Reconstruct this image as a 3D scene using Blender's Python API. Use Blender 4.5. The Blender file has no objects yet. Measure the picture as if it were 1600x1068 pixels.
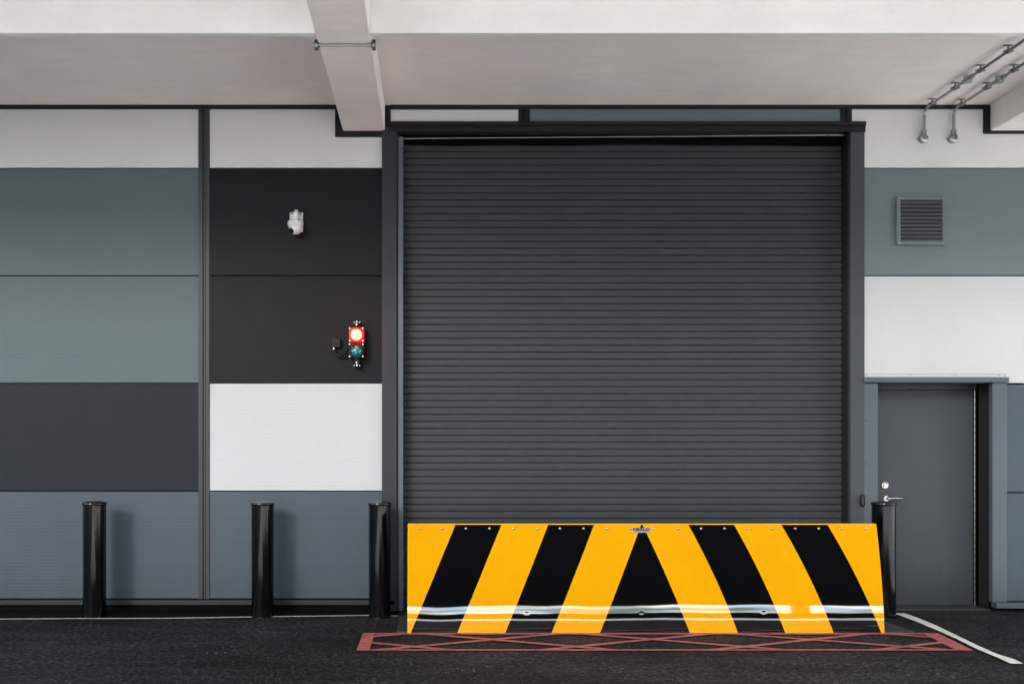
import bpy, bmesh, math, random
from mathutils import Vector, Matrix
R = math.radians
random.seed(4)
C = bpy.context.scene.collection
F, VX, VY, H, D = 1449.0, 677.0, 700.0, 1.572, 9.0      # survey of the site: lens, eye height, distance to the wall
WX0, WX1 = -10.2, 12.4                                  # ends of the wall

def X(px, Y=0.0): return (px - VX) * (D + Y) / F
def Z(py, Y=0.0): return H + (VY - py) * (D + Y) / F
def G(px, py):
    z = F * H / (py - VY)
    return ((px - VX) * z / F, z - D)

# ------------------------------------------------------------------ materials
def nodes(name):
    m = bpy.data.materials.new(name); m.use_nodes = True
    nt = m.node_tree; b = nt.nodes['Principled BSDF']
    return m, nt, b
def N(nt, t, **kw):
    n = nt.nodes.new(t)
    for k, v in kw.items():
        if k.startswith('i_'):
            n.inputs[k[2:].replace('_', ' ')].default_value = v
        else: setattr(n, k, v)
    return n
def ramp(nt, fac, stops):
    r = nt.nodes.new('ShaderNodeValToRGB'); e = r.color_ramp.elements
    while len(e) < len(stops): e.new(0.5)
    for el, (p, c) in zip(e, stops):
        el.position = p; el.color = (c[0], c[1], c[2], 1) if isinstance(c, (tuple, list)) else (c, c, c, 1)
    nt.links.new(fac, r.inputs[0]); return r.outputs[0]
def noise(nt, scale, detail=4, rough=0.5, stretch=(1, 1, 1), vec=None):
    tc = nt.nodes.new('ShaderNodeTexCoord'); mp = nt.nodes.new('ShaderNodeMapping')
    mp.inputs['Scale'].default_value = stretch
    nt.links.new(vec or tc.outputs['Object'], mp.inputs[0])
    n = nt.nodes.new('ShaderNodeTexNoise')
    n.inputs['Scale'].default_value = scale; n.inputs['Detail'].default_value = detail; n.inputs['Roughness'].default_value = rough
    nt.links.new(mp.outputs[0], n.inputs['Vector']); return n.outputs['Fac']
def mul(nt, a, b, mode='MULTIPLY'):
    n = nt.nodes.new('ShaderNodeMix'); n.data_type = 'RGBA'; n.blend_type = mode; n.inputs[0].default_value = 1
    for s, v in ((6, a), (7, b)):
        if isinstance(v, bpy.types.NodeSocket): nt.links.new(v, n.inputs[s])
        else: n.inputs[s].default_value = (v[0], v[1], v[2], 1)
    return n.outputs[2]
def paint(name, col, rough=0.4, vary=0.08, wave=0.0, metal=0.0, spec=0.5, coat=0.0, coat_ior=1.5, fine=0.0, dirt=0.0):
    m, nt, b = nodes(name)
    lo, hi = 1 - vary, 1 + vary
    n1 = noise(nt, 1.3, 5, 0.6, (1, 1, 0.6))
    c = mul(nt, ramp(nt, n1, [(0.3, lo), (0.7, hi)]), col)
    n2 = noise(nt, 22, 3, 0.6, (0.5, 1, 3))
    c = mul(nt, ramp(nt, n2, [(0.35, 1 - vary * .5), (0.65, 1 + vary * .5)]), c)
    if dirt:
        tc = nt.nodes.new('ShaderNodeTexCoord'); sx = nt.nodes.new('ShaderNodeSeparateXYZ'); nt.links.new(tc.outputs['Object'], sx.inputs[0])
        n3 = noise(nt, 6, 6, 0.7, (1, 1, 0.25))
        ad = N(nt, 'ShaderNodeMath', operation='MULTIPLY_ADD'); nt.links.new(n3, ad.inputs[0]); ad.inputs[1].default_value = 0.55
        nt.links.new(sx.outputs[2], ad.inputs[2])
        c = mul(nt, ramp(nt, ad.outputs[0], [(0.2, 1 - dirt), (0.75, 1.0)]), c)
    nt.links.new(c, b.inputs['Base Color'])
    n4 = noise(nt, 4, 5, 0.6)
    nt.links.new(ramp(nt, n4, [(0.3, rough * .95), (0.7, min(1, rough * 1.06))]), b.inputs['Roughness'])
    b.inputs['Metallic'].default_value = metal; b.inputs['Specular IOR Level'].default_value = spec
    b.inputs['Coat Weight'].default_value = coat; b.inputs['Coat IOR'].default_value = coat_ior; b.inputs['Coat Roughness'].default_value = 0.03
    last = None
    if wave:
        bp = N(nt, 'ShaderNodeBump'); bp.inputs['Strength'].default_value = 1; bp.inputs['Distance'].default_value = wave
        nt.links.new(noise(nt, 2.2, 2, 0.4), bp.inputs['Height']); last = bp
    if fine:
        bp = N(nt, 'ShaderNodeBump'); bp.inputs['Strength'].default_value = 1; bp.inputs['Distance'].default_value = fine
        nt.links.new(noise(nt, 90, 3, 0.5), bp.inputs['Height'])
        if last: nt.links.new(last.outputs[0], bp.inputs['Normal'])
        last = bp
    if last: nt.links.new(last.outputs[0], b.inputs['Normal'])
    return m

M = {}
M['white'] = paint('white_coated_steel', (.425, .432, .435), .45, .03, wave=.0012, spec=.3)
M['pale'] = paint('pale_grey_coated_steel', (.58, .58, .57), .45, .03, wave=.0012, spec=.25)
M['teal'] = paint('grey_blue_coated_steel', (.083, .108, .119), .5, .03, wave=.001, spec=.2)
M['green'] = paint('grey_green_coated_steel', (.120, .146, .151), .5, .03, wave=.001, spec=.25)
M['slate'] = paint('dark_slate_coated_steel', (.0168, .0205, .0268), .45, .05, wave=.001, spec=.08)
M['stripteal'] = paint('grey_blue_strip_steel', (.125, .155, .168), .5, .03, wave=.001, spec=.2)
M['jambdark'] = paint('neutral_grey_jamb_metal', (.050, .057, .064), .33, .06, wave=.006, spec=.25, dirt=.0)
M['steelblue'] = paint('mid_blue_grey_coated_steel', (.054, .070, .086), .45, .05, wave=.002, spec=.22, dirt=.25)
M['black'] = paint('near_black_coated_steel', (.0095, .0095, .0108), .42, .04, wave=.001, spec=.1)
M['trim'] = paint('dark_grey_flashing_metal', (.030, .034, .039), .33, .06, wave=.005, spec=.16, dirt=.1)
M['toptrim'] = paint('charcoal_flashing_metal', (.0155, .0155, .0165), .4, .05, spec=.14)
M['jamb'] = paint('blue_grey_jamb_metal', (.068, .084, .100), .33, .06, wave=.008, spec=.4, dirt=.25)
M['joint'] = paint('grey_joint_trim_metal', (.040, .0415, .047), .36, .05, wave=.002, spec=.22)
M['gap'] = paint('black_rubber_seal', (.002, .002, .002), .8, .1, spec=.05)
M['shutter'] = paint('charcoal_shutter_steel', (.0375, .0405, .0425), .36, .04, wave=0, spec=.2)
M['darkreveal'] = paint('black_reveal_metal', (.012, .010, .010), .3, .1)
M['door'] = paint('blue_grey_door_paint', (.040, .049, .057), .4, .06, wave=.004, spec=.3, fine=.0004, dirt=.45)
M['blackgloss'] = paint('gloss_black_sleeve_plastic', (.0015, .0015, .002), .07, .1, spec=.45, fine=.0004)
M['rubber'] = paint('matt_black_plastic', (.0035, .0035, .0038), .5, .1, spec=.25)
M['chrome'] = paint('stainless_steel', (.62, .6, .57), .22, .08, metal=1)
M['galv'] = paint('galvanised_steel', (.36, .37, .37), .36, .15, metal=1, fine=.0003)
M['darksteel'] = paint('dull_dark_steel', (.19, .19, .19), .35, .15, metal=1)
M['rodsteel'] = paint('worn_steel_tube', (.33, .32, .31), .3, .1, metal=1)
M['cctv'] = paint('white_camera_plastic', (.60, .60, .58), .4, .03)
M['lensglass'] = paint('black_camera_glass', (.004, .004, .005), .06, .01)
M['concretewall'] = paint('grey_rendered_blockwork', (.06, .06, .06), .8, .15, fine=.003)
M['darkscreen'] = paint('dark_screen_panel', (.008, .008, .009), .9, .2, spec=.05)  # near black for the added screen mirrored in the barrier
M['plate_grey'] = paint('grey_nameplate', (.25, .25, .27), .5, .05, spec=.2)
M['ink'] = paint('black_lettering', (.001, .001, .003), .6, .05, spec=.1)
M['base'] = paint('worn_dark_steel_base', (.022, .021, .020), .6, .3, fine=.002)

def ceiling_mat(name='off_white_textured_paint', base=(.91, .84, .795)):
    m, nt, b = nodes(name)
    c = mul(nt, ramp(nt, noise(nt, .9, 5, .6, (1, .6, 1)), [(.3, .93), (.7, 1.04)]), base)
    c = mul(nt, ramp(nt, noise(nt, 5, 6, .65, (.35, 2.5, 1)), [(.3, .955), (.7, 1.02)]), c)
    c = mul(nt, ramp(nt, noise(nt, 150, 2, .5), [(.3, .95), (.7, 1.03)]), c)
    nt.links.new(c, b.inputs['Base Color']); b.inputs['Roughness'].default_value = .85; b.inputs['Specular IOR Level'].default_value = .2
    bp = N(nt, 'ShaderNodeBump'); bp.inputs['Distance'].default_value = .004; bp.inputs['Strength'].default_value = .8
    nt.links.new(noise(nt, 70, 5, .65), bp.inputs['Height'])
    bp2 = N(nt, 'ShaderNodeBump'); bp2.inputs['Distance'].default_value = .008; bp2.inputs['Strength'].default_value = 1
    nt.links.new(noise(nt, 3, 3, .5), bp2.inputs['Height']); nt.links.new(bp2.outputs[0], bp.inputs['Normal'])
    nt.links.new(bp.outputs[0], b.inputs['Normal']); return m
M['ceiling'] = ceiling_mat()
M['face'] = ceiling_mat('dimmed_paint_on_beam_face', (.80, .775, .75))  # ceiling paint copy, darkened to hold down the sky light on this face

def asphalt(name, base, fleck, bump=.006):
    m, nt, b = nodes(name)
    c = mul(nt, ramp(nt, noise(nt, .7, 6, .6, (.6, 1.4, 1)), [(.32, .5), (.68, 1.7)]), base)
    c = mul(nt, ramp(nt, noise(nt, 26, 7, .85), [(.38, .1), (.5, .75), (.62, 3.6)]), c)
    c = mul(nt, ramp(nt, noise(nt, 2.2, 5, .6, (.25, 2.5, 1)), [(.35, .8), (.7, 1.3)]), c)
    v = N(nt, 'ShaderNodeTexVoronoi'); v.inputs['Scale'].default_value = 38
    tc = nt.nodes.new('ShaderNodeTexCoord'); nt.links.new(tc.outputs['Object'], v.inputs['Vector'])
    sp = ramp(nt, v.outputs['Color'], [(.80, 0.0), (.9, 1.0)])
    sh = ramp(nt, v.outputs['Distance'], [(.25, 1.0), (.4, 0.0)])
    patch = ramp(nt, noise(nt, 1.6, 4, .6), [(.45, .06), (.64, 1.0)])
    k = mul(nt, mul(nt, sp, sh), patch)
    mx = N(nt, 'ShaderNodeMix', data_type='RGBA'); nt.links.new(k, mx.inputs[0]); nt.links.new(c, mx.inputs[6]); mx.inputs[7].default_value = (*fleck, 1)
    nt.links.new(mx.outputs[2], b.inputs['Base Color'])
    nt.links.new(ramp(nt, noise(nt, 3, 4, .6), [(.3, .62), (.7, .85)]), b.inputs['Roughness'])
    b.inputs['Specular IOR Level'].default_value = .08
    bp = N(nt, 'ShaderNodeBump'); bp.inputs['Distance'].default_value = bump; bp.inputs['Strength'].default_value = 1
    nt.links.new(noise(nt, 60, 5, .7), bp.inputs['Height']); nt.links.new(bp.outputs[0], b.inputs['Normal'])
    return m
M['asphalt'] = asphalt('black_asphalt', (.0150, .0147, .0155), (.22, .22, .22), .018)
M['edgeblack'] = asphalt('near_black_edge_asphalt', (.0022, .002, .0021), (.012, .012, .012))  # near black asphalt tone for the strip along the wall
M['bounceground'] = asphalt('pale_bounce_ground', (.78, .75, .72), (.6, .58, .55), .002)  # kept very pale so the unseen ground throws light up to the ceiling

def road_paint(name, col, wear):
    m, nt, b = nodes(name)
    k = ramp(nt, noise(nt, 30, 8, .85, (.6, 1, 1)), [(wear - .06, 0.0), (wear + .05, 1.0)])
    c = mul(nt, ramp(nt, noise(nt, 5, 5, .6), [(.3, .8), (.7, 1.12)]), col)
    mx = N(nt, 'ShaderNodeMix', data_type='RGBA'); nt.links.new(k, mx.inputs[0]); nt.links.new(c, mx.inputs[7]); mx.inputs[6].default_value = (.03, .028, .028, 1)
    nt.links.new(mx.outputs[2], b.inputs['Base Color']); b.inputs['Roughness'].default_value = .7
    bp = N(nt, 'ShaderNodeBump'); bp.inputs['Distance'].default_value = .003; nt.links.new(noise(nt, 60, 4, .7), bp.inputs['Height'])
    nt.links.new(bp.outputs[0], b.inputs['Normal']); return m
M['whiteline'] = road_paint('white_road_paint', (.52, .50, .46), .38)
M['redline'] = road_paint('red_road_paint', (.33, .075, .068), .455)
M['edgeline'] = road_paint('worn_edge_paint', (.38, .35, .30), .42)

def emis(name, col, st, base=(.1, .01, .01)):
    m, nt, b = nodes(name)
    b.inputs['Base Color'].default_value = (*base, 1); b.inputs['Roughness'].default_value = .2
    b.inputs['Emission Color'].default_value = (*col, 1); b.inputs['Emission Strength'].default_value = st
    return m
M['redlamp'] = emis('lit_red_lens', (1, .19, .11), 6.0)
M['redglow'] = emis('red_lit_bezel', (1, .0, .012), 3.0)
M['redcase'] = emis('red_lit_polycarbonate_case', (1, .0, .01), .28)
M['greenlamp'] = paint('unlit_green_lens', (.0, .14, .125), .12, .1, spec=.9)

DENTS = [(X(823, -1.1), .172), (X(1002, -1.1), .172), (X(1193, -1.1), .178)]
def gloss_plate(name, col):
    m, nt, b = nodes(name)
    c = mul(nt, ramp(nt, noise(nt, 2, 4, .6), [(.3, .95), (.7, 1.05)]), col)
    nt.links.new(c, b.inputs['Base Color']); b.inputs['Roughness'].default_value = .4; b.inputs['Specular IOR Level'].default_value = 0
    b.inputs['Coat Weight'].default_value = 1; b.inputs['Coat IOR'].default_value = 2.4; b.inputs['Coat Roughness'].default_value = .025
    tc = nt.nodes.new('ShaderNodeTexCoord')
    tot = None
    for (dx, dz) in DENTS:
        s = N(nt, 'ShaderNodeVectorMath', operation='SUBTRACT'); nt.links.new(tc.outputs['Object'], s.inputs[0]); s.inputs[1].default_value = (dx - BX, 0, dz)
        ml = N(nt, 'ShaderNodeVectorMath', operation='MULTIPLY'); nt.links.new(s.outputs[0], ml.inputs[0])
        for wx, wz, a in ((1 / .022, 1 / .014, -.10), (1 / .13, 1 / .045, -.05)):
            ml = N(nt, 'ShaderNodeVectorMath', operation='MULTIPLY'); nt.links.new(s.outputs[0], ml.inputs[0]); ml.inputs[1].default_value = (wx, 0, wz)
            dp = N(nt, 'ShaderNodeVectorMath', operation='DOT_PRODUCT'); nt.links.new(ml.outputs[0], dp.inputs[0]); nt.links.new(ml.outputs[0], dp.inputs[1])
            ng = N(nt, 'ShaderNodeMath', operation='MULTIPLY'); nt.links.new(dp.outputs['Value'], ng.inputs[0]); ng.inputs[1].default_value = -1
            ex = N(nt, 'ShaderNodeMath', operation='EXPONENT'); nt.links.new(ng.outputs[0], ex.inputs[0])
            sc = N(nt, 'ShaderNodeMath', operation='MULTIPLY'); nt.links.new(ex.outputs[0], sc.inputs[0]); sc.inputs[1].default_value = a
            if tot is None: tot = sc.outputs[0]
            else:
                ad = N(nt, 'ShaderNodeMath', operation='ADD'); nt.links.new(tot, ad.inputs[0]); nt.links.new(sc.outputs[0], ad.inputs[1]); tot = ad.outputs[0]
    bp = N(nt, 'ShaderNodeBump'); bp.inputs['Distance'].default_value = .0011; nt.links.new(tot, bp.inputs['Height'])
    b2 = N(nt, 'ShaderNodeBump'); b2.inputs['Distance'].default_value = .0048; nt.links.new(noise(nt, 1.5, 1.5, .4, (1, 1, .6)), b2.inputs['Height'])
    nt.links.new(bp.outputs[0], b2.inputs['Normal'])
    nt.links.new(b2.outputs[0], b.inputs['Coat Normal']); nt.links.new(b2.outputs[0], b.inputs['Normal'])
    return m
BX = X(1002, -1.1)
M['yellow'] = gloss_plate('gloss_yellow_paint', (.66, .297, .0))
M['stripe'] = gloss_plate('gloss_black_paint', (.0008, .0008, .0008))
M['yellowedge'] = paint('yellow_edge_paint', (.75, .36, .01), .3, .03)

# ------------------------------------------------------------------ mesh helpers
class MB:
    def __init__(s): s.v = []; s.f = []; s.mi = []; s.sm = []
    def add(s, vs, fs, mi=0, smooth=False):
        o = len(s.v); s.v += [tuple(p) for p in vs]
        for f in fs: s.f.append([i + o for i in f]); s.mi.append(mi); s.sm.append(smooth)
        return s
    def box(s, x0, x1, y0, y1, z0, z1, bev=0.0, mi=0):
        if x0 > x1: x0, x1 = x1, x0
        if y0 > y1: y0, y1 = y1, y0
        if z0 > z1: z0, z1 = z1, z0
        bm = bmesh.new(); bmesh.ops.create_cube(bm, size=1)
        for v in bm.verts: v.co = ((x0 + x1) / 2 + v.co.x * (x1 - x0), (y0 + y1) / 2 + v.co.y * (y1 - y0), (z0 + z1) / 2 + v.co.z * (z1 - z0))
        if bev: bmesh.ops.bevel(bm, geom=bm.edges[:], offset=min(bev, (x1 - x0) * .4, (y1 - y0) * .4, (z1 - z0) * .4), segments=2, profile=.5, affect='EDGES')
        bm.verts.index_update()
        s.add([v.co[:] for v in bm.verts], [[v.index for v in f.verts] for f in bm.faces], mi, False); bm.free(); return s
    def tube(s, pts, r, n=12, mi=0, caps=True):
        pts = [Vector(p) for p in pts]; rings = []; up = None
        for i, p in enumerate(pts):
            t = (pts[min(i + 1, len(pts) - 1)] - pts[max(i - 1, 0)]).normalized()
            if up is None: up = t.orthogonal().normalized()
            up = (up - t * up.dot(t)).normalized(); w = t.cross(up)
            rr = r[i] if isinstance(r, (list, tuple)) else r
            rings.append([p + (up * math.cos(2 * math.pi * k / n) + w * math.sin(2 * math.pi * k / n)) * rr for k in range(n)])
        vs = [q for ring in rings for q in ring]
        fs = [[i * n + k, i * n + (k + 1) % n, (i + 1) * n + (k + 1) % n, (i + 1) * n + k] for i in range(len(pts) - 1) for k in range(n)]
        s.add(vs, fs, mi, True)
        if caps:
            s.add(rings[0], [list(range(n))[::-1]], mi); s.add(rings[-1], [list(range(n))], mi)
        return s
    def lathe(s, prof, axis='z', c=(0, 0, 0), n=32, mi=0):
        # prof = [(r, t)] along the axis
        vs = []; 
        for r, t in prof:
            for k in range(n):
                a = 2 * math.pi * k / n; u, w = r * math.cos(a), r * math.sin(a)
                p = {'z': (u, w, t), 'y': (u, t, w), 'x': (t, u, w)}[axis]
                vs.append((c[0] + p[0], c[1] + p[1], c[2] + p[2]))
        fs = [[i * n + k, i * n + (k + 1) % n, (i + 1) * n + (k + 1) % n, (i + 1) * n + k] for i in range(len(prof) - 1) for k in range(n)]
        return s.add(vs, fs, mi, True)
    def poly(s, pts, z, mi=0): return s.add([(x, y, z) for x, y in pts], [list(range(len(pts)))], mi)

def obj(name, mb, mat, parent=None, autosmooth=True):
    me = bpy.data.meshes.new(name)
    L = parent['_L'] if parent is not None and '_L' in parent else (0, 0, 0)
    me.from_pydata([(x - L[0], y - L[1], z - L[2]) for x, y, z in mb.v], [], mb.f)
    for m in (mat if isinstance(mat, list) else [mat]): me.materials.append(M[m])
    for p, mi, sm in zip(me.polygons, mb.mi, mb.sm): p.material_index = mi; p.use_smooth = sm
    bm = bmesh.new(); bm.from_mesh(me); bmesh.ops.remove_doubles(bm, verts=bm.verts[:], dist=1e-6)
    bmesh.ops.recalc_face_normals(bm, faces=bm.faces[:])
    for e in bm.edges:
        if len(e.link_faces) == 2 and e.calc_face_angle(0) > R(38): e.smooth = False
    bm.to_mesh(me); bm.free()
    o = bpy.data.objects.new(name, me); C.objects.link(o)
    if parent is not None:
        o.parent = parent; o['_L'] = list(L)
    return o
def tag(o, label=None, cat=None, group=None, kind=None):
    for k, v in (('label', label), ('category', cat), ('group', group), ('kind', kind)):
        if v: o[k] = v
    return o
def thing(name, label, cat, loc=(0, 0, 0), group=None):
    o = bpy.data.objects.new(name, None); C.objects.link(o); o.location = loc; o.empty_display_size = .1
    o['_L'] = list(loc); return tag(o, label, cat, group)
def struct(name, mb, mat, label, cat):
    return tag(obj(name, mb, mat), label, cat, kind='structure')

# ------------------------------------------------------------------ ground and markings
struct('ground', MB().poly([(-300, -300), (300, -300), (300, 120), (-300, 120)], -.004), 'bounceground', 'unseen ground beyond the covered bay, made pale to bounce light', 'ground')  # unseen part made pale as a reflector for the ceiling
struct('reflection_ground', MB().poly([(-7, -300), (60, -300), (60, -24), (-7, -24)], -.002), 'asphalt', 'unseen dark ground added to keep the barrier reflection dark', 'road')  # added out of view so the barrier mirrors dark ground
struct('road', MB().poly([(-90, -60), (-4.2, -60), (-4.2, -3.2), (-0.9, -3.2), (-0.9, -8.5), (6.6, -8.5), (6.6, -3.2), (6.1, -3.2), (6.1, .6), (-90, .6)], 0), 'asphalt', 'black asphalt surface in front of the loading door', 'road')
edge_pts = [(-700, 971), (-200, 968.2), (0, 967), (120, 966), (250, 965.8), (330, 964.6), (430, 963), (500, 962.2), (570, 961.2), (600, 961.4), (622, 962.2)]
ge = [G(*p) for p in edge_pts]
struct('pavement', MB().poly([(WX0, .0)] + [(WX0, ge[0][1])] + ge + [(ge[-1][0], 0.0)], .004), 'edgeblack', 'near black strip of paving between the wall and the thin edge line', 'pavement')
ew = .05
mb = MB()
for a, b_ in zip(ge[:-1], ge[1:]):
    mb.add([(a[0], a[1] - ew, .008), (b_[0], b_[1] - ew, .008), (b_[0], b_[1], .008), (a[0], a[1], .008)], [[0, 1, 2, 3]])
struct('edge_line', mb, 'edgeline', 'thin worn pale line painted along the foot of the left wall', 'road marking')
up = [(-2, 450), (75, 450), (180, 485), (360, 560), (545, 650), (720, 735), (900, 815), (1050, 860), (1130, 900)]
dn = [(1020, 900), (900, 845), (720, 770), (540, 680), (360, 600), (180, 525), (90, 490), (-2, 456)]
cv = lambda p: G(p[0] / 5.68 + 1400, p[1] / 5.68 + 880)
mb = MB(); dn2 = [dn[-1], dn[-2], dn[-3], dn[-4], dn[-5], dn[-6], dn[-7], (960, 872), dn[0]]
for i in range(8):
    a, b_, c_, d_ = cv(up[i]), cv(up[i + 1]), cv(dn2[i + 1]), cv(dn2[i])
    mb.add([(*a, .012), (*b_, .012), (*c_, .012), (*d_, .012)], [[0, 1, 2, 3]])
struct('white_line', mb, 'whiteline', 'broad curved white line on the asphalt right of the barrier', 'road marking')
# red hatched box
mb = MB(); zf, zb = F * H / 317 - D, F * H / 289.5 - D
x0 = X(562, -1.5); xr = lambda y: G(1466, 990)[0] + (G(1525, 1019)[0] - G(1466, 990)[0]) * (y - zb) / (G(1525, 1019)[1] - zb)
xr_in = lambda y: xr(y) - .13
q = lambda p: mb.poly(p, .008)
q([(x0, zf), (x0 + .10, zf), (x0 + .10, zb), (x0, zb)])
q([(x0 + .10, zf), (xr_in(zf), zf), (xr_in(zf + .045), zf + .045), (x0 + .10, zf + .045)])
q([(x0 + .10, zb - .06), (xr_in(zb - .06), zb - .06), (xr_in(zb), zb), (x0 + .10, zb)])
q([(xr_in(zf), zf), (xr(zf), zf), (xr(zb), zb), (xr_in(zb), zb)])
ya, yb = zf + .045, zb - .06
def clipseg(xc, sgn):
    pts = []
    sl = 2.37 * sgn; yc = 7.325 - D; w = .075
    loX, hiX = x0 + .10, None
    def cx(y): return xc + (y - yc) * sl
    n = 24
    for i in range(n):
        a, b_ = ya + (yb - ya) * i / n, ya + (yb - ya) * (i + 1) / n
        l0, r0, l1, r1 = cx(a) - w, cx(a) + w, cx(b_) - w, cx(b_) + w
        cl = lambda v, y: min(max(v, x0 + .10), xr_in(y))
        l0, r0, l1, r1 = cl(l0, a), cl(r0, a), cl(l1, b_), cl(r1, b_)
        if r0 - l0 > 1e-4 or r1 - l1 > 1e-4:
            mb2 = MBX[0 if sgn > 0 else 1]
            mb2.poly([(l0, a), (r0, a), (r1, b_), (l1, b_)], .008 if sgn > 0 else .0095)
MBX = [mb, mb]
for xc in (-.16 - 1.29, -.16, 1.12, 2.45, 3.72, 5.0):
    clipseg(xc, 1); clipseg(xc, -1)
struct('red_hatched_box', mb, 'redline', 'red hatched keep clear box painted in front of the striped barrier', 'road marking')

# ------------------------------------------------------------------ building wall
WT = 7.2
bld = thing('building', 'building wall of grey, white and black ribbed cladding panels with a roller door', 'building', (0, 0, 0))
def panel(x0, x1, z0, z1, mat, label, notch=None):
    mb = MB(); pitch = .0332; g = .0003
    prof = [(z0, 0)]
    k = int((z1 - z0 - .01) / pitch); st = (z1 - z0 - k * pitch) / 2
    for i in range(k):
        z = z0 + st + i * pitch
        prof += [(z + pitch * .28, 0), (z + pitch * .42, g), (z + pitch * .58, g), (z + pitch * .72, 0)]
    prof.append((z1, 0))
    def xs(z):
        if notch and z > notch[2]: return [(x0, notch[0])] + ([(notch[1], x1)] if notch[1] < x1 - .01 else [])
        return [(x0, x1)]
    if notch:
        prof += [(notch[2], 0), (notch[2] + 1e-5, 0)]; prof.sort()
    for (za, ya), (zb_, yb_) in zip(prof[:-1], prof[1:]):
        for a, b_ in xs((za + zb_) / 2):
            mb.add([(a, ya, za), (b_, ya, za), (b_, yb_, zb_), (a, yb_, zb_)], [[0, 1, 2, 3]])
    # returns into the joint
    for a, b_ in ((x0, x1),):
        top = notch[2] if notch else z1
        mb.add([(a, 0, z0), (b_, 0, z0), (b_, .03, z0), (a, .03, z0)], [[0, 1, 2, 3]])
        mb.add([(a, 0, z0), (a, .03, z0), (a, .03, z1), (a, 0, z1)], [[0, 1, 2, 3]])
        if not notch:
            mb.add([(a, 0, z1), (b_, 0, z1), (b_, .03, z1), (a, .03, z1)], [[0, 1, 2, 3]])
        mb.add([(b_, 0, z0), (b_, .03, z0), (b_, .03, top), (b_, 0, top)], [[0, 1, 2, 3]])
    me_o = obj('cladding_panel', mb, mat, bld); tag(me_o, label); return me_o
rows = [(171, 262), (263.8, 429.8), (431.6, 597.4), (599, 765.8), (767.6, 934)]
def zr(i): return Z(rows[i][1]), Z(rows[i][0])
cols_left = [('pale', 'pale grey panel'), ('teal', 'blue grey panel'), ('teal', 'blue grey panel'), ('slate', 'dark slate panel'), ('steelblue', 'mid blue grey panel')]
JW = 18.0
jx = [310 - 500.5 * 2, 310 - 500.5, 310]   # left edges of the joints
for i, (m, l) in enumerate(cols_left):
    panel(X(-190.5 + JW), X(310), *zr(i), m, l)
alt = [('pale', 'pale grey panel'), ('black', 'near black panel'), ('white', 'white panel'), ('teal', 'blue grey panel'), ('steelblue', 'mid blue grey panel')]
for i, (m, l) in enumerate(alt):
    panel(X(-691 + JW), X(-190.5), *zr(i), m, l)
for i, (m, l) in enumerate(cols_left):
    panel(WX0, X(-691), *zr(i), m, l)
mid = [('pale', 'pale grey panel notched around the beam'), ('black', 'near black panel'), ('black', 'near black panel'), ('white', 'white panel'), ('steelblue', 'mid blue grey panel')]
for i, (m, l) in enumerate(mid):
    if i == 0: panel(X(328), X(597), *zr(0), m, l, notch=(X(524.5), X(597), Z(214.5)))
    else: panel(X(328), X(597), *zr(i), m, l)
panel(X(610.5), X(810), Z(194), Z(171.5), 'pale', 'pale grey panel strip above the door')
panel(X(828), X(1313), Z(194), Z(171), 'stripteal', 'blue grey panel strip above the door')
right = [('pale', 'pale grey panel'), ('green', 'grey green panel'), ('white', 'white panel')]
for i, (m, l) in enumerate(right):
    z0, z1 = zr(i)
    if i == 0: panel(X(1331), X(1813), z0, z1, m, l, notch=(X(1536), X(1623), Z(209.5)))
    elif i == 2: panel(X(1350), X(1813), Z(583.5), z1, m, l)
    else: panel(X(1350), X(1813), z0, z1, m, l)
panel(X(1571), X(1813), Z(597.8), Z(583.5), 'white', 'white panel edge beside the door head')
panel(X(1571), X(1813), Z(768), Z(600.5), 'steelblue', 'mid blue grey panel')
panel(X(1571), X(1813), Z(938), Z(770), 'steelblue', 'mid blue grey panel')
for i, (m, l) in enumerate(alt):
    panel(X(1831), WX1, *zr(i), m, l)
# vertical joints: a cap profile of two flanges and a channel
def joint(pa, pb, z0, z1, m='joint'):
    mb = MB(); a, b_ = X(pa), X(pb); w = b_ - a
    mb.box(a + .002, a + w * .40, -.012, .03, z0, z1, .002); mb.box(a + w * .40, a + w * .50, .004, .03, z0, z1)
    mb.box(a + w * .50, a + w * .62, -.016, .03, z0, z1, .002); mb.box(a + w * .62, b_ - .002, -.009, .03, z0, z1, .002)
    obj('panel_joint', mb, m, bld)
for j in (-691, -190.5, 310): joint(j, j + JW, Z(935), Z(170.5))
joint(810, 828, Z(192.5), Z(170.5), 'toptrim'); joint(1313, 1331, Z(192.5), Z(170.5), 'toptrim'); joint(1813, 1831, Z(938), Z(170.5))
# seals in the horizontal gaps and behind
bk = MB()
ox0, ox1, oz1 = X(629), X(1327), Z(207)         # roller opening
ex0, ex1, ez1 = X(1370), X(1548), Z(598.5)      # entrance opening
bk.box(WX0, X(600), .03, .5, 0, WT); bk.box(X(600), X(1340), .03, .5, Z(200), WT)
bk.box(X(1340), ex0 - .03, .03, .5, 0, WT); bk.box(ex0 - .03, ex1 + .02, .03, .5, ez1 + .02, WT); bk.box(ex1 + .02, WX1, .03, .5, 0, WT)
obj('backing_wall', bk, 'gap', bld)
# upper wall above the canopy
obj('light_leak_panel', MB().box(WX0, WX1, .502, .56, -.02, WT), 'gap', bld)  # added unseen panel that stops sky light leaking through the door gaps
up_ = MB().box(WX0, WX1, -.06, .03, 5.2, WT); obj('upper_wall', up_, 'steelblue', bld)
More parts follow.
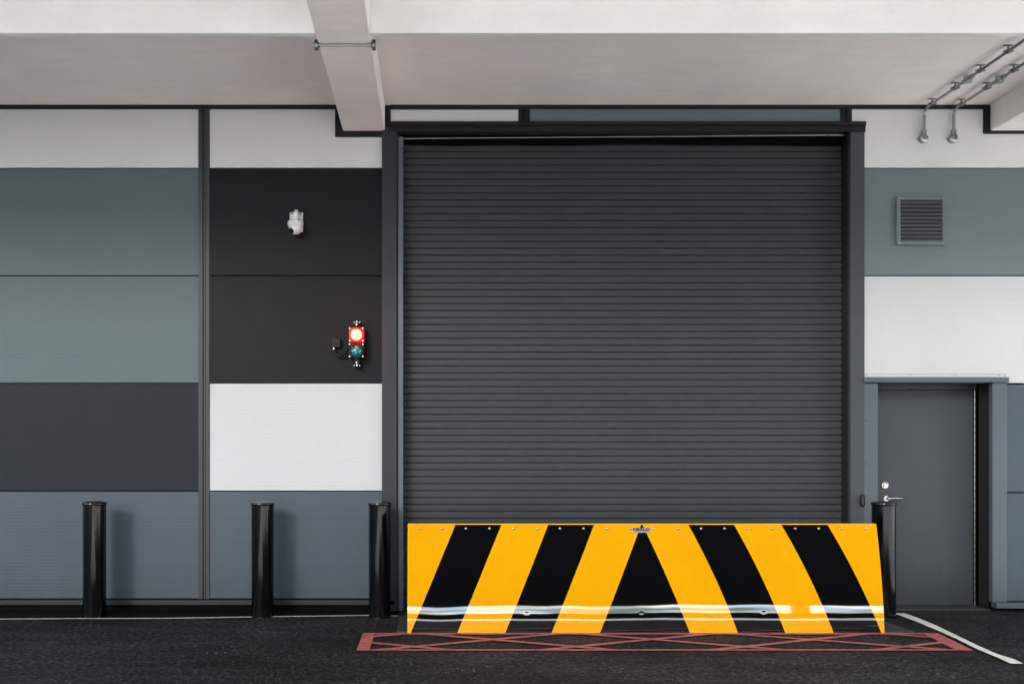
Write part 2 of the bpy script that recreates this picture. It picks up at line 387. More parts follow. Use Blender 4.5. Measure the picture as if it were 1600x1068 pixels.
# top trim following the beams
T = MB(); ty0, ty1 = -.022, .028
zc = 4.895
def hb(pa, pb, ya, yb): T.box(X(pa), X(pb), ty0, ty1, Z(yb), Z(ya))
beams = [(-7.15, -6.75), (X(536), X(601.5)), (X(1546), X(1546) + .405), (11.6, 12.0)]
T.box(WX0, X(524), ty0, ty1, Z(170.5), Z(163)); hb(524, 534.5, 163, 214); hb(534.5, 597, 206, 214)
hb(603, 610.5, 166, 199); T.box(X(610.5), X(1536), ty0, ty1, Z(171), Z(163)); hb(1536, 1545.5, 163, 209.5); hb(1545.5, 1613, 202.5, 209.5); hb(1613, 1623, 163, 209.5)
T.box(X(1623), WX1, ty0, ty1, Z(170.5), Z(163))
obj('top_trim', T, 'toptrim', bld)
# drip flashing and plinth
obj('drip_flashing', MB().box(WX0, X(617), -.03, .03, Z(943.5), Z(936.5), .002), 'trim', bld); obj('drip_flashing', MB().box(X(1551), WX1, -.07, .03, Z(948), Z(940), .003), 'jamb', bld)
obj('plinth', MB().box(WX0, X(617), .0, .03, -.02, Z(944)), 'gap', bld); obj('plinth', MB().box(X(1551), WX1, .0, .03, -.02, Z(949)), 'gap', bld)
# roller door frame
def screws(flash, xs_, z, y, mat='rubber', r=.008):
    for x in xs_:
        obj('screw', MB().lathe([(0, -.005), (r * .7, -.005), (r, -.001), (r, .002)], 'y', (x, y, z), 8), mat, flash)
hf = MB(); hf.box(X(603), X(1350.5), -.045, .03, Z(198), Z(192), .003); hf.box(X(606), X(1350), -.035, .03, Z(207.5), Z(198.6), .002)
hfo = obj('header_flashing', hf, 'toptrim', bld)
screws(hfo, [X(p) for p in (636, 703, 770, 837, 905, 972, 1039, 1106, 1175, 1243, 1308)], Z(194.6), -.046)
lj = MB(); lj.box(X(597), X(620), -.03, .03, 0, Z(199), .003); lj.box(X(620), X(622.4), .0, .03, 0, Z(208)); obj('door_jamb', lj, 'trim', bld)
lg = MB(); lg.box(X(622.4), X(630), -.012, .18, 0, Z(214), .003); 
rj = MB(); rj.box(X(1327), X(1349), -.03, .03, 0, Z(208), .003); rj.box(X(1327), X(1340), .03, .25, 0, Z(208)); 
obj('door_jamb', MB().box(X(1327), X(1348.8), -.03, .03, 0, Z(208), .003), 'jambdark', bld)
obj('door_reveal', MB().box(X(1327.3), X(1340), .03, .3, 0, Z(208)), 'darkreveal', bld)
obj('door_reveal', MB().box(X(600), X(622.4), .03, .3, 0, Z(208)).box(X(600), X(1340), .03, .12, Z(208), Z(199)), 'darkreveal', bld)
# curtain: rounded interlocking slats
sl = .0685; yS = .2; mb = MB(); xa, xb = X(618), X(1330); z = .06; prof = [(z, yS)]
while z < 4.75:
    prof += [(z + .002, yS - .012), (z + .006, yS - .0152), (z + .032, yS - .0160), (z + .056, yS - .0152), (z + .0605, yS - .012), (z + .0625, yS + .002), (z + sl - .0005, yS + .002), (z + sl, yS)]
    z += sl
n = len(prof)
vs = [(xa, y, z) for z, y in prof] + [(xb, y, z) for z, y in prof]
mb.add(vs, [[i, n + i, n + i + 1, i + 1] for i in range(n - 1)], 0, False)
rd = obj('roller_door', mb, 'shutter', bld); rd['label'] = 'closed charcoal roller shutter of narrow slats'
obj('bottom_rail', MB().box(xa, xb, yS - .03, yS + .02, .002, .062, .004), 'trim', rd)
obj('guide_rail', lg, 'jamb', rd)
obj('guide_rail', MB().box(X(1327), X(1340), .302, .31, 0, 4.7), 'darkreveal', rd)
sb = MB(); nseg = 60; xs_ = [xa + (xb - xa) * i / nseg for i in range(nseg + 1)]
for i in range(nseg):
    w = lambda x: Z(227 + 1.2 * math.sin(x * 2.3) + .8 * math.sin(x * 5.1 + 1), .16)
    sb.add([(xs_[i], .16, w(xs_[i])), (xs_[i + 1], .16, w(xs_[i + 1])), (xs_[i + 1], .16, Z(200, .16)), (xs_[i], .16, Z(200, .16))], [[0, 1, 2, 3]])
obj('head_seal', sb, 'gap', rd)
# thin tube across the door head
st = thing('steel_tube', 'thin shiny steel tube running across the top of the roller door', 'tube', (X(629), .06, Z(216)))
pa_, pb_ = Vector((X(629.5, .06), .06, Z(216.6, .06))), Vector((X(1324, .06), .06, Z(211, .06)))
obj('tube', MB().tube([pa_, pb_], .0075, 10), 'rodsteel', st)
for t in (.008, .10, .275, .44, .60, .77, .955, .97, .985):
    p = pa_.lerp(pb_, t); obj('clip', MB().tube([p - Vector((.012, 0, 0)), p + Vector((.012, 0, 0))], .0115, 10), 'darksteel', st)
# entrance door
obj('door_jamb', MB().box(X(1349.2), X(1370), -.022, .03, 0, Z(598.5), .003), 'jamb', bld)
obj('door_jamb', MB().box(X(1548), X(1570.5), -.03, .03, Z(939.5), Z(597.5), .003), 'jamb', bld)
dh = MB(); dh.box(X(1346.5), X(1571), -.06, .03, Z(597.5), Z(589.5), .003)
dho = obj('door_head_flashing', dh, 'jamb', bld)
obj('upstand', MB().box(X(1350), X(1569), -.008, .03, Z(589.5), Z(584), .001), 'white', dho)
screws(dho, [X(p) for p in (1353.5, 1422, 1492, 1560.5)], Z(585.8), -.009, 'galv', .007)
yD = .266
obj('door_reveal', MB().box(ex1, ex1 + .02, .03, .5, 0, ez1).box(ex1 - .001, ex1 + .02, .03, .07, 0, ez1), 'darkreveal', bld)
fr = MB(); fr.box(ex0 - .03, ex1, .03, .5, ez1, ez1 + .02); fr.box(ex0 - .03, ex1, yD - .02, yD + .05, Z(608, yD), ez1)
fr.box(X(1523.5, yD), ex1, yD - .035, yD + .05, 0, Z(608, yD)); fr.box(X(1535, yD), ex1, yD - .07, yD - .035, 0, Z(606, yD), .003)
obj('door_frame', fr, 'darkreveal', bld)
obj('door_frame', MB().box(ex0 - .03, X(1523, yD), yD - .024, yD - .0201, Z(608.4, yD), Z(601, yD)), 'door', bld)
dz0, dz1 = .012, Z(608.9, yD)
leaf = MB().box(ex0 - .028, X(1519.5, yD), yD - .01, yD + .045, dz0, dz1, .003)
dl = obj('entrance_door', leaf, 'door', bld); dl['label'] = 'plain blue grey steel door with lever handle'
obj('hinge', MB().tube([(X(1521.3, yD), yD - .018, dz0), (X(1521.3, yD), yD - .018, dz1 + .01)], .0065, 10), 'rodsteel', dl)
z = dz0 + .05
while z < dz1: obj('hinge_knuckle', MB().box(X(1521.3, yD) - .010, X(1521.3, yD) + .010, yD - .029, yD - .008, z, z + .006), 'rubber', dl); z += .072
lx, lz = X(1381, yD), Z(757, yD)
obj('lock', MB().lathe([(.039, 0), (.039, -.010), (.034, -.016), (.022, -.017), (.022, -.011), (.017, -.011), (.016, -.022), (.0, -.022)], 'y', (lx, yD - .01, lz), 28), 'chrome', dl)
hx, hz = X(1383, yD), Z(778, yD)
hm = MB().lathe([(.030, 0), (.030, -.008), (.026, -.012), (.0, -.012)], 'y', (hx, yD - .01, hz), 28)
hm.tube([(hx, yD - .015, hz), (hx, yD - .055, hz), (hx + .006, yD - .066, hz), (hx + .02, yD - .07, hz + .001), (hx + .07, yD - .07, hz + .004), (hx + .135, yD - .068, hz + .004)], [.010, .010, .0105, .0105, .009, .0075], 12)
obj('door_handle', hm, 'chrome', dl)
for p in (1374, 1421, 1467): obj('head_stop', MB().box(X(p - 3, yD), X(p + 3, yD), yD - .028, yD - .0245, Z(609.4, yD), Z(607.4, yD)), 'rubber', dl)
obj('threshold', MB().box(ex0, ex1, .0, .5, -.02, .010), 'base', bld)
for px_, py_, src in ((1351.5, 657, 0), (1351.5, 724, 0)):
    obj('rivet', MB().lathe([(0, -.004), (.006, -.003), (.007, .001)], 'y', (X(px_), -.022, Z(py_)), 8), 'rubber', bld)

# ------------------------------------------------------------------ canopy
can = thing('canopy', 'off-white rendered canopy with downstand beams over the loading bay', 'canopy', (0, 0, zc))
CY = -4.7; bz = H + 3.073
cb0, cb1 = -2.125, -2.068
obj('shade_slab', MB().box(WX0, WX1, CY, cb0 - .001, 5.3, 5.301 + .0), 'ceiling', can)  # unseen overhang added to shade the upper wall and beam face
slab = MB().box(WX0, WX1, cb1, -.001, zc, 5.3)
obj('ceiling', slab, 'ceiling', can)
# beams with softened, slightly uneven arrises
def beam(x0, x1, y0, y1, z0, z1):
    mb = MB(); ny = 40; xs2 = [x0, x0 + .008, x1 - .008, x1]
    rows_ = []
    for i in range(ny + 1):
        y = y0 + (y1 - y0) * i / ny
        j = [random.uniform(-.0025, .0025) for _ in range(4)]
        rows_.append([(x0, y, z1), (x0 + j[0], y, z0 + .008), (x0 + .008 + j[1], y, z0 + j[2] * .4), (x1 - .008 + j[3], y, z0 + j[1] * .4), (x1 + j[2], y, z0 + .008), (x1, y, z1)])
    vs = [p for r in rows_ for p in r]; n = 6
    fs = [[i * n + k, (i + 1) * n + k, (i + 1) * n + k + 1, i * n + k + 1] for i in range(ny) for k in range(n - 1)]
    fs += [[0, 1, 2, 3, 4, 5], [ny * n + k for k in range(6)][::-1]]
    return mb.add(vs, fs)
for i, (a, b_) in enumerate(beams): obj('beam', beam(a, b_, -2.8, -.001, bz, 5.298), 'ceiling', can)
xe = [WX0] + [v for ab in beams for v in ab] + [WX1]
cbm = MB()
for i in range(0, len(xe) - 1, 2):
    if xe[i + 1] - xe[i] > .05: cbm.box(xe[i], xe[i + 1], cb0, cb1, bz + .002, 5.3, .004)
obj('cross_beam', cbm, 'face', can)
obj('roof_capping', MB().box(WX0, WX1, CY - .06, .0, 5.301, 5.36, .006), 'trim', can)  # runs out over the added shading overhang

# clamp under the beam
yt, zt = -1.955, bz - .013
tb = thing('tie_rod', 'thin steel tie rod with round end washers clamped under the ceiling beam', 'rod', (X(540, yt), yt, zt))
obj('rod', MB().tube([(X(497, yt), yt, zt), (X(584, yt), yt, zt)], .010, 12), 'rodsteel', tb)
for a, b_ in ((492, 500), (580, 587)):
    xa_, xb_ = X(a, yt), X(b_, yt); f_ = 1 if a < 540 else -1
    p_w = [(0, 0), (.036, 0), (.040, .003), (.040, .022), (.037, .025), (.020, .025), (.018, .036), (0, .036)]
    x_s = xa_ if a < 540 else xb_
    obj('washer', MB().lathe([(q_, x_s + f_ * t_) for q_, t_ in p_w], 'x', (0, yt, zt), 28), 'darksteel', tb)

# ------------------------------------------------------------------ conduits
def conduit(px, label, kbr, kj):
    x = X(px); zr_ = zc - .048; r = .0132; yo = -.035
    t = thing('conduit', label, 'conduit', (x, 0, Z(218)), 'galvanised conduits running from the wall along the ceiling')
    pts = [(x, yo, Z(216)), (x, yo, zr_ - .075)]
    for k in range(1, 7):
        a = math.pi / 2 * k / 6; pts.append((x, yo - .075 * (1 - math.cos(a)), zr_ - .075 + .075 * math.sin(a)))
    pts.append((x, -2.9, zr_))
    # rise over the cross beam is not needed: the run passes through a sleeve in it
    obj('pipe', MB().tube(pts, r, 14), 'galv', t)
    hd = MB().lathe([(0, -.052), (.030, -.052), (.038, -.046), (.040, -.03), (.040, -.001)], 'y', (x, 0, Z(218)), 24)
    for s1 in (-1, 1): hd.box(x + s1 * .042 - .010, x + s1 * .042 + .010, -.008, 0, Z(218) - .008, Z(218) + .008, .002)
    hd.lathe([(0, -.058), (.006, -.058), (.007, -.052)], 'y', (x - .016, 0, Z(218) + .012), 8); hd.lathe([(0, -.058), (.006, -.058), (.007, -.052)], 'y', (x + .016, 0, Z(218) - .012), 8)
    hd.tube([(x, yo, Z(212)), (x, yo, Z(212) + .045)], .023, 14)
    obj('junction_box', hd, 'galv', t)
    for k in kbr:
        y = D / k - D; b_ = MB()
        b_.box(x - .036, x + .036, y - .012, y + .012, zc - .006, zc, .001)
        b_.tube([(x, y, zc - .006), (x, y, zr_ + r)], .007, 8)
        b_.tube([(x, y - .014, zr_), (x, y + .014, zr_)], r + .008, 14)
        for s1 in (-1, 1): b_.box(x + s1 * (r + .006), x + s1 * (r + .026), y - .012, y + .012, zr_ - .008, zr_ + .004, .002)
        obj('pipe_clamp', b_, 'darksteel', t)
    y = D / kj - D
    cp = MB().lathe([(0, zr_ - .03), (.034, zr_ - .03), (.036, zr_ - .026), (.036, zr_ + .024), (0, zr_ + .024)], 'z', (x, y, 0), 20)
    cp.tube([(x, y - .07, zr_), (x, y + .07, zr_)], .022, 14)
    obj('coupling', cp, 'galv', t)
kk = lambda px, base: (px - VX) / (base - VX)
conduit(1441, 'left of the two galvanised conduits bending from the wall onto the ceiling', [kk(p, 1441) for p in (1456.6, 1492.4, 1532, 1575.5)], kk(1512.4, 1441))
conduit(1487, 'right of the two galvanised conduits bending from the wall onto the ceiling', [kk(p, 1487) for p in (1501.9, 1541.6, 1584)], kk(1561.8, 1487))

# ------------------------------------------------------------------ security camera
cy = -.10
cam_t = thing('security_camera', 'white dome security camera on a bracket high on the black panels', 'security camera', (X(463), 0, Z(348)))
bp_ = MB().box(X(453), X(473.5), -.018, 0, Z(363), Z(332), .006); obj('bracket', bp_, 'cctv', cam_t)
for px_, py_ in ((456.4, 334.5), (470.3, 334.5), (471.2, 360.5), (456, 360.5)):
    obj('screw', MB().lathe([(0, -.004), (.007, -.004), (.008, .002)], 'y', (X(px_), -.018, Z(py_)), 10), 'rubber', cam_t)
ccx = X(461.6, cy); r_ = (D + cy) / F
ar = MB().tube([(X(462.5), -.01, Z(333)), (ccx, -.05, Z(333)), (ccx, cy + .015, Z(332.3, cy)), (ccx, cy, Z(334, cy)), (ccx, cy, Z(344, cy))], [.024, .024, .026, .029, .029], 18)
obj('arm', ar, 'cctv', cam_t)
cz = Z(344, cy)
bd = MB().lathe([(0, cz), (.045, cz), (.060, cz - .003), (.072, cz - .012), (.075, cz - .02), (.0755, cz - .028), (.071, cz - .030), (.071, cz - .033), (.0755, cz - .035), (.075, cz - .052), (.068, cz - .056), (.064, cz - .07), (.063, cz - .08)], 'z', (ccx, cy, 0), 36)
obj('housing', bd, 'cctv', cam_t)
sph = MB(); sc_ = (ccx + .001, cy, cz - .078); rr = .062
sph.lathe([(rr * math.cos(a), -rr * 1.0 * math.sin(a)) for a in [math.pi / 2 * i / 12 for i in range(-3, 13)]], 'z', sc_, 36)
obj('dome', sph, 'cctv', cam_t)
d = Vector((-.62, -.60, -.50)).normalized(); o_ = Vector(sc_)
sm = MB(); u = d.orthogonal().normalized(); w = d.cross(u); prof = [(0.0, .0665), (.014, .0655), (.024, .0615), (.030, .056)]
for i, (rad, t) in enumerate(prof): pass
vs = [tuple(o_ + d * t + (u * math.cos(2 * math.pi * k / 24) + w * math.sin(2 * math.pi * k / 24)) * rad) for rad, t in prof for k in range(24)]
sm.add(vs, [[i * 24 + k, i * 24 + (k + 1) % 24, (i + 1) * 24 + (k + 1) % 24, (i + 1) * 24 + k] for i in range(3) for k in range(24)], 0, True)
obj('lens', sm, 'lensglass', cam_t)

# ------------------------------------------------------------------ signal light
ty = -.14
tl = thing('signal_light', 'small two-lamp signal with its red lamp lit on the black panels', 'traffic light', (X(556.5), 0, Z(573)))
bx0, bx1 = X(545, ty), X(569, ty); cxm = (bx0 + bx1) / 2
for (pa_y, pb_y, lens_y, lmat, bmat) in ((510.5, 534.6, 522.7, 'redlamp', 'redglow'), (535.4, 559, 548.3, 'greenlamp', 'rubber')):
    z1, z0 = Z(pa_y, ty), Z(pb_y, ty); zm = Z(lens_y, ty)
    bd = obj('lamp_housing', MB().box(bx0, bx1, ty + .006, ty + .105, z0, z1, .008), 'redcase' if lmat == 'redlamp' else 'rubber', tl)
    obj('bezel', MB().lathe([(.052, .008), (.069, .006), (.069, -.004), (.064, -.010), (.055, -.011), (.0525, -.004)], 'y', (cxm, ty, zm), 32), bmat, bd)
    obj('lens', MB().lathe([(.0525, 0), (.0515, -.010), (.044, -.020), (.030, -.028), (.015, -.0325), (0, -.034)], 'y', (cxm, ty, zm), 32), lmat, bd)
    for sx in (-1, 1):
        for zz in (z0 + .014, z1 - .014):
            obj('screw', MB().lathe([(0, -.008), (.007, -.007), (.010, .0), (.010, .008)], 'y', (cxm + sx * .0635, ty, zz), 10), 'chrome', bd)
for (pa_y, pb_y, s) in ((501, 510.5, 1), (559, 573, -1)):
    z0, z1 = Z(pb_y, ty + .04), Z(pa_y, ty + .04)
    br = MB().box(cxm - .022, cxm + .022, ty + .03, ty + .07, z0, z1, .004).box(cxm - .024, cxm + .024, ty + .07, 0, (z0 if s < 0 else z1 - .02), (z0 + .02 if s < 0 else z1), .003)
    bo = obj('bracket', br, 'rubber', tl)
    zt_ = (z1 - .012) if s > 0 else (z0 + .014)
    bt = MB().lathe([(0, -.014), (.008, -.012), (.012, -.002), (.012, .01)], 'y', (cxm + .004, ty + .03, zt_), 12)
    zt2 = zt_ - .026 * s
    bt.lathe([(0, -.012), (.007, -.010), (.010, -.002), (.010, .01)], 'y', (cxm, ty + .03, zt2), 12)
    bt.tube([(cxm - .03, ty + .05, zt_), (cxm + .03, ty + .05, zt_)], .010, 10)
    obj('bolt', bt, 'chrome', bo)
pl_ = bpy.data.lights.new('signal_glow', 'POINT'); pl_.energy = 4.0; pl_.color = (1, .01, .02); pl_.shadow_soft_size = .03
po_ = bpy.data.objects.new('signal_glow', pl_); C.objects.link(po_); po_.parent = tl
po_.location = (cxm - tl.location.x, ty - .075, Z(522.7, ty) - tl.location.z)
jb = thing('cable_box', 'small black cable box on the wall left of the signal light', 'cable box', (X(526), 0, Z(536)))
obj('box', MB().box(X(519), X(532.5), -.055, 0, Z(543.5), Z(529), .006), 'rubber', jb)
obj('gland', MB().tube([(X(522.5), -.03, Z(543)), (X(522.5), -.03, Z(546.5))], .012, 12), 'chrome', jb)
cpts = [(522.5, 546), (523, 549), (525, 553), (528, 555.5), (532, 556), (536, 554), (539.5, 550), (543, 545.5), (547, 543)]
cab = [(X(a, -.03 - .008 * i), -.03 - .008 * i, Z(b_, -.03 - .008 * i)) for i, (a, b_) in enumerate(cpts)]
obj('cable', MB().tube(cab, .0135, 12), 'rubber', jb)

# card reader
cr = thing('card_reader', 'small black card reader on the door jamb beside the entrance door', 'card reader', (X(1348), -.03, Z(781)))
def capsule(x, y0, y1, z0, z1, r, n=10):
    mb = MB(); pts = [(x + r * math.cos(math.pi * k / n), z1 - r + r * math.sin(math.pi * k / n)) for k in range(n + 1)] + [(x - r * math.cos(math.pi * k / n), z0 + r - r * math.sin(math.pi * k / n)) for k in range(n + 1)]
    m_ = len(pts); vs = [(a, y1, b_) for a, b_ in pts] + [(a, y0 + .004, b_) for a, b_ in pts] + [(x + (a - x) * .8, y0, (z0 + z1) / 2 + (b_ - (z0 + z1) / 2) * .94) for a, b_ in pts]
    fs = [[l * m_ + i, l * m_ + (i + 1) % m_, (l + 1) * m_ + (i + 1) % m_, (l + 1) * m_ + i] for l in range(2) for i in range(m_)] + [[2 * m_ + i for i in range(m_)]]
    return mb.add(vs, fs)
obj('case', capsule(X(1348.2, -.05), -.055, -.0301, Z(791, -.05), Z(772, -.05), .021), 'rubber', cr)
obj('face', capsule(X(1348.4, -.06), -.060, -.0551, Z(788.5, -.06), Z(774.5, -.06), .012), 'joint', cr)

# ------------------------------------------------------------------ vent
vt = thing('vent_grille', 'square grey louvred vent grille on the grey green panel', 'vent', (X(1436), 0, Z(383)))
vx0, vx1, vz0, vz1 = X(1398.5), X(1474.5), Z(383.5), Z(308.5)
ix0, ix1, iz0, iz1 = X(1404.5), X(1470), Z(378.5), Z(313.5)
vf = MB(); yv = -.035
vf.box(vx0, ix0, yv, 0, vz0, vz1, .003); vf.box(ix1, vx1, yv, 0, vz0, vz1, .003); vf.box(ix0, ix1, yv, 0, vz0, iz0, .003); vf.box(ix0, ix1, yv, 0, iz1, vz1, .003)
obj('frame', vf, 'green', vt)
obj('backing', MB().box(ix0, ix1, -.006, -.002, iz0, iz1), 'gap', vt)
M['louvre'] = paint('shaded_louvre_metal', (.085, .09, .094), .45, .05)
nl = 11; p_ = (iz1 - iz0) / nl
for i in range(nl):
    z = iz0 + p_ * i
    lv = MB().add([(ix0, -.033, z), (ix1, -.033, z), (ix1, -.033, z + .006), (ix0, -.033, z + .006), (ix0, -.008, z + p_ * .95), (ix1, -.008, z + p_ * .95), (ix0, -.008, z + p_ * .85), (ix1, -.008, z + p_ * .85)],
        [[0, 1, 2, 3], [3, 2, 5, 4], [0, 6, 7, 1], [4, 5, 7, 6], [0, 3, 4, 6], [1, 7, 5, 2]])
    obj('louvre', lv, 'louvre', vt)
for px_, py_ in ((1403, 381), (1470, 381), (1403, 310.5), (1470, 310.5)):
    obj('screw', MB().lathe([(0, -.003), (.006, -.003), (.007, .001)], 'y', (X(px_), yv, Z(py_)), 8), 'galv', vt)

# ------------------------------------------------------------------ bollards
yB = F * H / 263 - D
def bollard():
    t = thing('bollard', '', 'bollard', (0, 0, 0), 'gloss black bollards along the foot of the wall')
    pr = [(.106, 0), (.104, .02)] + [(.1035, .02 + i * .105) for i in range(1, 10)] + [(.1035, 1.045)]
    obj('sleeve', MB().lathe(pr, 'z', (0, 0, 0), 64), 'blackgloss', t)
    obj('cap', MB().lathe([(.1035, 1.040), (.109, 1.043), (.111, 1.050), (.111, 1.062), (.107, 1.068), (.085, 1.075), (.05, 1.080), (0, 1.082)], 'z', (0, 0, 0), 64), 'blackgloss', t)
    return t
def dup(root, loc, label):
    r = root.copy(); C.objects.link(r); r.location = loc; r['label'] = label
    for ch in root.children:
        c = ch.copy(); C.objects.link(c); c.parent = r
    return r
b0 = bollard(); b0.location = (X(147.7, yB), yB, 0); b0['label'] = 'black bollard furthest left, alone before the blue grey panel'
dup(b0, (X(410.3, yB), yB + .004, 0), 'black bollard standing below the white wall panel')
dup(b0, (X(593.5, yB), yB, 0), 'black bollard beside the left jamb of the roller door')
dup(b0, (X(1380, yB), yB - .01, 0), 'black bollard in front of the grey entrance door')
for o in list(C.objects):
    if o.name.startswith('bollard') : o.rotation_euler = (0, 0, random.uniform(0, 6))

# ------------------------------------------------------------------ road blocker
bar = thing('road_blocker', 'raised yellow and black striped road blocker in front of the roller door', 'barrier', (BX, -1.12, 0))
bar['_L'] = [BX, 0, 0]; bar.location = (BX, 0, 0)
HT = .905; YF = -1.12
def off(h):
    if h <= .22: return .055 * h + .14 * h * h
    g_ = h - .22
    return .055 * .22 + .14 * .22 * .22 + .1166 * g_ + .1 * g_ * g_
zpl, zpt = D + YF, D + YF + off(HT)
xl, xrr = X(636.5, YF), X(1382, YF)
def xtop(px): return (px - VX) * zpt / F
def xbot(px): return (px - VX) * zpl / F
# stripe edges as (top x, bottom x)
E = [(711.6, 641.8), (783.4, 714.5), (856.5, 789.5), (928.2, 861.8), (1001.5, 937.5), (1004, 1078), (1075.6, 1153), (1147, 1227), (1221, 1302.5), (1293, 1377)]
E = [(xtop(a), xbot(b_)) for a, b_ in E]
hs = [i * HT / 36 for i in range(37)]
arc = [0]
for a, b_ in zip(hs[:-1], hs[1:]): arc.append(arc[-1] + math.hypot(b_ - a, off(b_) - off(a)))
mb = MB(); rows_ = []
for h, s in zip(hs, arc):
    t = s / arc[-1]; xs2 = [xl] + [eb + (et - eb) * t + 4 * t * (1 - t) * (.015 if j_ > 5 else .005 if j_ == 5 else 0) for j_, (et, eb) in enumerate(E)] + [xrr]
    pts = []
    for j in range(len(xs2) - 1):
        for k in range(4): pts.append(xs2[j] + (xs2[j + 1] - xs2[j]) * k / 4)
    pts.append(xs2[-1]); rows_.append([(x, YF + off(h), h + .006) for x in pts])
nc = len(rows_[0])
vs = [p for r in rows_ for p in r]
for i in range(len(rows_) - 1):
    for k in range(nc - 1):
        seg = k // 4
        mb.f.append([i * nc + k, i * nc + k + 1, (i + 1) * nc + k + 1, (i + 1) * nc + k]); mb.mi.append(seg % 2); mb.sm.append(True)
mb.v = vs
fp = obj('front_plate', mb, ['yellow', 'stripe'], bar)
# thickness: edge strips
eg = MB(); th = .012
for i in range(36):
    for x, s in ((xl, -1), (xrr, 1)):
        a, b_ = (YF + off(hs[i]), hs[i] + .006), (YF + off(hs[i + 1]), hs[i + 1] + .006)
        eg.add([(x, a[0], a[1]), (x, b_[0], b_[1]), (x, b_[0] + th, b_[1]), (x, a[0] + th, a[1])], [[0, 1, 2, 3]])
        xi = x + s * .006
yT, zT = YF + off(HT), HT + .006
eg.box(xl, xrr, yT + .0002, yT + .05, zT + .0003, zT + .008, .002)
obj('plate_edge', eg, 'yellowedge', bar)
# rear skin and side cheeks
rs = MB()
for i in range(36):
    a, b_ = (YF + off(hs[i]) + th, hs[i] + .006), (YF + off(hs[i + 1]) + th, hs[i + 1] + .006)
    rs.add([(xl, a[0], a[1]), (xrr, a[0], a[1]), (xrr, b_[0], b_[1]), (xl, b_[0], b_[1])], [[0, 1, 2, 3]])
obj('rear_skin', rs, 'base', bar)
for x in (xl + .02, xrr - .03):
    pts = [(YF + off(h) + th + .001, h + .006) for h in hs[::4]] + [(YF + off(HT) + .06, HT), (YF + .75, .03), (YF + .75, .006)]
    n_ = len(pts); sp_ = MB().add([(x, a, b_) for a, b_ in pts] + [(x + .01, a, b_) for a, b_ in pts], [list(range(n_)), [n_ + i for i in range(n_)][::-1]] + [[i, (i + 1) % n_, n_ + (i + 1) % n_, n_ + i] for i in range(n_)])
    obj('side_plate', sp_, 'stripe', bar)
obj('base_frame', MB().box(X(622, -.8), X(1399, -.8), YF + .004, -.36, -.01, .014, .003), 'base', bar)
zrv = Z(825, YF + .14)
for i in range(20):
    if i in (): continue
    px_ = 654.5 + i * 36.74; yy = YF + off(zrv)
    obj('rivet', MB().lathe([(0, -.008), (.007, -.007), (.0105, -.004), (.0125, .001)], 'y', ((px_ - VX) * (D + yy) / F, yy - .001, zrv - .001), 12), 'galv', bar)
# nameplate
zp0, zp1 = Z(832, -1), Z(824.5, -1); yy = YF + off((zp0 + zp1) / 2); xp0, xp1 = (988.3 - VX) * (D + yy) / F, (1015.8 - VX) * (D + yy) / F
tilt = math.atan(.1166 + .2 * (zp0 - .22))
npm = MB(); hh = (zp1 - zp0) / 2; zmid = (zp0 + zp1) / 2
def tl_(x, a, dpt): return (x, yy + a * math.sin(tilt) - dpt * math.cos(tilt), zmid + a * math.cos(tilt) + dpt * math.sin(tilt))
c8 = [tl_(x, a, dp) for dp in (.001, .005) for x, a in ((xp0, -hh), (xp1, -hh), (xp1, hh), (xp0, hh))]
npm.add(c8, [[0, 1, 2, 3], [4, 5, 6, 7], [0, 1, 5, 4], [1, 2, 6, 5], [2, 3, 7, 6], [3, 0, 4, 7]])
npo = obj('nameplate', npm, 'plate_grey', bar)
cu = bpy.data.curves.new('t', 'FONT'); cu.body = 'HEALD'; cu.size = 1; cu.align_x = 'CENTER'; cu.offset = .05; cu.extrude = .01
to = bpy.data.objects.new('t', cu); C.objects.link(to)
bpy.context.view_layer.update()
tm = bpy.data.meshes.new_from_object(to.evaluated_get(bpy.context.evaluated_depsgraph_get()))
xs3 = [v.co.x for v in tm.vertices]; ys3 = [v.co.y for v in tm.vertices]; w_, h_ = max(xs3) - min(xs3), max(ys3) - min(ys3)
tw, thh = (xp1 - xp0) * .92, hh * 2 * .60
lt = MB(); lt.add([tl_((xp0 + xp1) / 2 + (v.co.x - (max(xs3) + min(xs3)) / 2) / w_ * tw, -hh * .22 + (v.co.y - min(ys3)) / h_ * thh - hh * .0, .0055 + v.co.z * .02) for v in tm.vertices], [list(p.vertices) for p in tm.polygons])
obj('lettering', lt, 'ink', npo)
obj('base_line', MB().add([tl_(x, a, .0058) for x, a in ((xp0 + .01, -hh * .68), (xp1 - .01, -hh * .68), (xp1 - .01, -hh * .52), (xp0 + .01, -hh * .52))], [[0, 1, 2, 3]]), 'ink', npo)
bpy.data.objects.remove(to)

# ------------------------------------------------------------------ unseen dark slabs added to shape the reflection in the barrier
ob = thing('reflection_screen', 'unseen dark screen added to shape the reflection in the barrier', 'building', (12, -42, 0))
obx0, obx1, oy = -4.5, 46, -42
obj('lower_screen', MB().box(obx0, obx1, oy - .3, oy, 0, 1.2), 'darkscreen', ob)
obj('upper_wall', MB().box(obx0, obx1, oy - .6, oy, 2.95, 22), 'darkscreen', ob)  # slot below is sized to make the bright streak in the barrier
for x in (-4.4, 18.7, 32, 45):
    obj('column', MB().box(x, x + .9, oy - .5, oy - .1, 1.2, 2.95), 'darkscreen', ob)

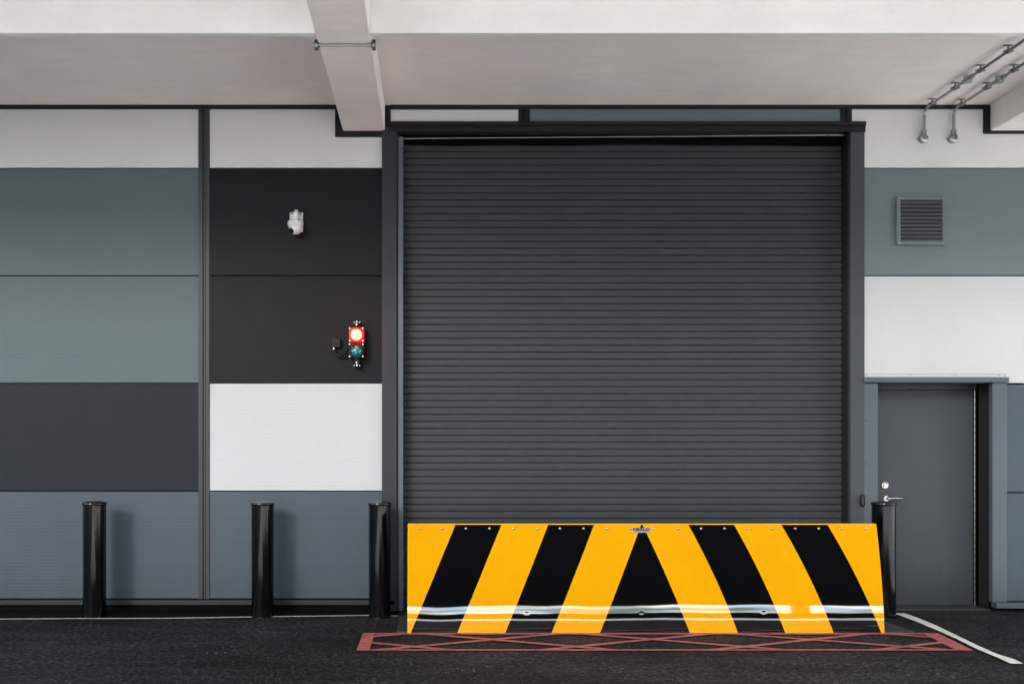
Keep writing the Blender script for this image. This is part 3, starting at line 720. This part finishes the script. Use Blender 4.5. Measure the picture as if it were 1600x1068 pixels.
# ------------------------------------------------------------------ sky, sun, camera
SUN_EL, SUN_AZ = 21, 24
wd = bpy.data.worlds.new('World'); bpy.context.scene.world = wd; wd.use_nodes = True
nt = wd.node_tree; bg = nt.nodes['Background']
sky = N(nt, 'ShaderNodeTexSky', sky_type='NISHITA', sun_disc=False, sun_elevation=R(SUN_EL), sun_rotation=R(180 + SUN_AZ), air_density=1.0, dust_density=.3, ozone_density=3.0)
tc = N(nt, 'ShaderNodeTexCoord')
cl = noise(nt, 4.5, 8, .6, (1, 1, 7.0), tc.outputs['Generated'])
cf = ramp(nt, cl, [(.42, 0.0), (.54, 1.0)])
mx = N(nt, 'ShaderNodeMix', data_type='RGBA'); nt.links.new(cf, mx.inputs[0]); nt.links.new(sky.outputs[0], mx.inputs[6])
CLOUD = 33.0
cm = N(nt, 'ShaderNodeMix', data_type='RGBA')
nt.links.new(ramp(nt, noise(nt, 7, 6, .6, (1, 1, 6.0), tc.outputs['Generated']), [(.42, 0.0), (.56, 1.0)]), cm.inputs[0])
cm.inputs[6].default_value = (CLOUD * .50, CLOUD * .72, CLOUD * 1.0, 1); cm.inputs[7].default_value = (CLOUD * 1.30, CLOUD * 1.20, CLOUD * 1.06, 1)
nt.links.new(cm.outputs[2], mx.inputs[7])
nt.links.new(mx.outputs[2], bg.inputs['Color']); bg.inputs['Strength'].default_value = .15
sd = bpy.data.lights.new('Sun', 'SUN'); sd.energy = 2.05; sd.angle = R(12); sd.color = (1, .95, .88)
so = bpy.data.objects.new('Sun', sd); C.objects.link(so)
dirv = Vector((-math.sin(R(SUN_AZ)) * math.cos(R(SUN_EL)), -math.cos(R(SUN_AZ)) * math.cos(R(SUN_EL)), math.sin(R(SUN_EL))))
so.rotation_euler = dirv.to_track_quat('Z', 'Y').to_euler(); so.location = dirv * 60

cd = bpy.data.cameras.new('Camera'); cd.sensor_width = 36; cd.lens = F / 1600 * 36
cd.shift_x = (800 - VX) / 1600; cd.shift_y = (VY - 534) / 1600; cd.clip_end = 2000
co = bpy.data.objects.new('Camera', cd); C.objects.link(co); co.location = (0, -D, H); co.rotation_euler = (R(90), 0, 0)
sc = bpy.context.scene; sc.camera = co
sc.view_settings.view_transform = 'Standard'; sc.view_settings.look = 'None'; sc.view_settings.exposure = 0
sc.cycles.max_bounces = 8; sc.cycles.diffuse_bounces = 5; sc.cycles.use_denoising = True
for o in C.objects:
    if '_L' in o: del o['_L']
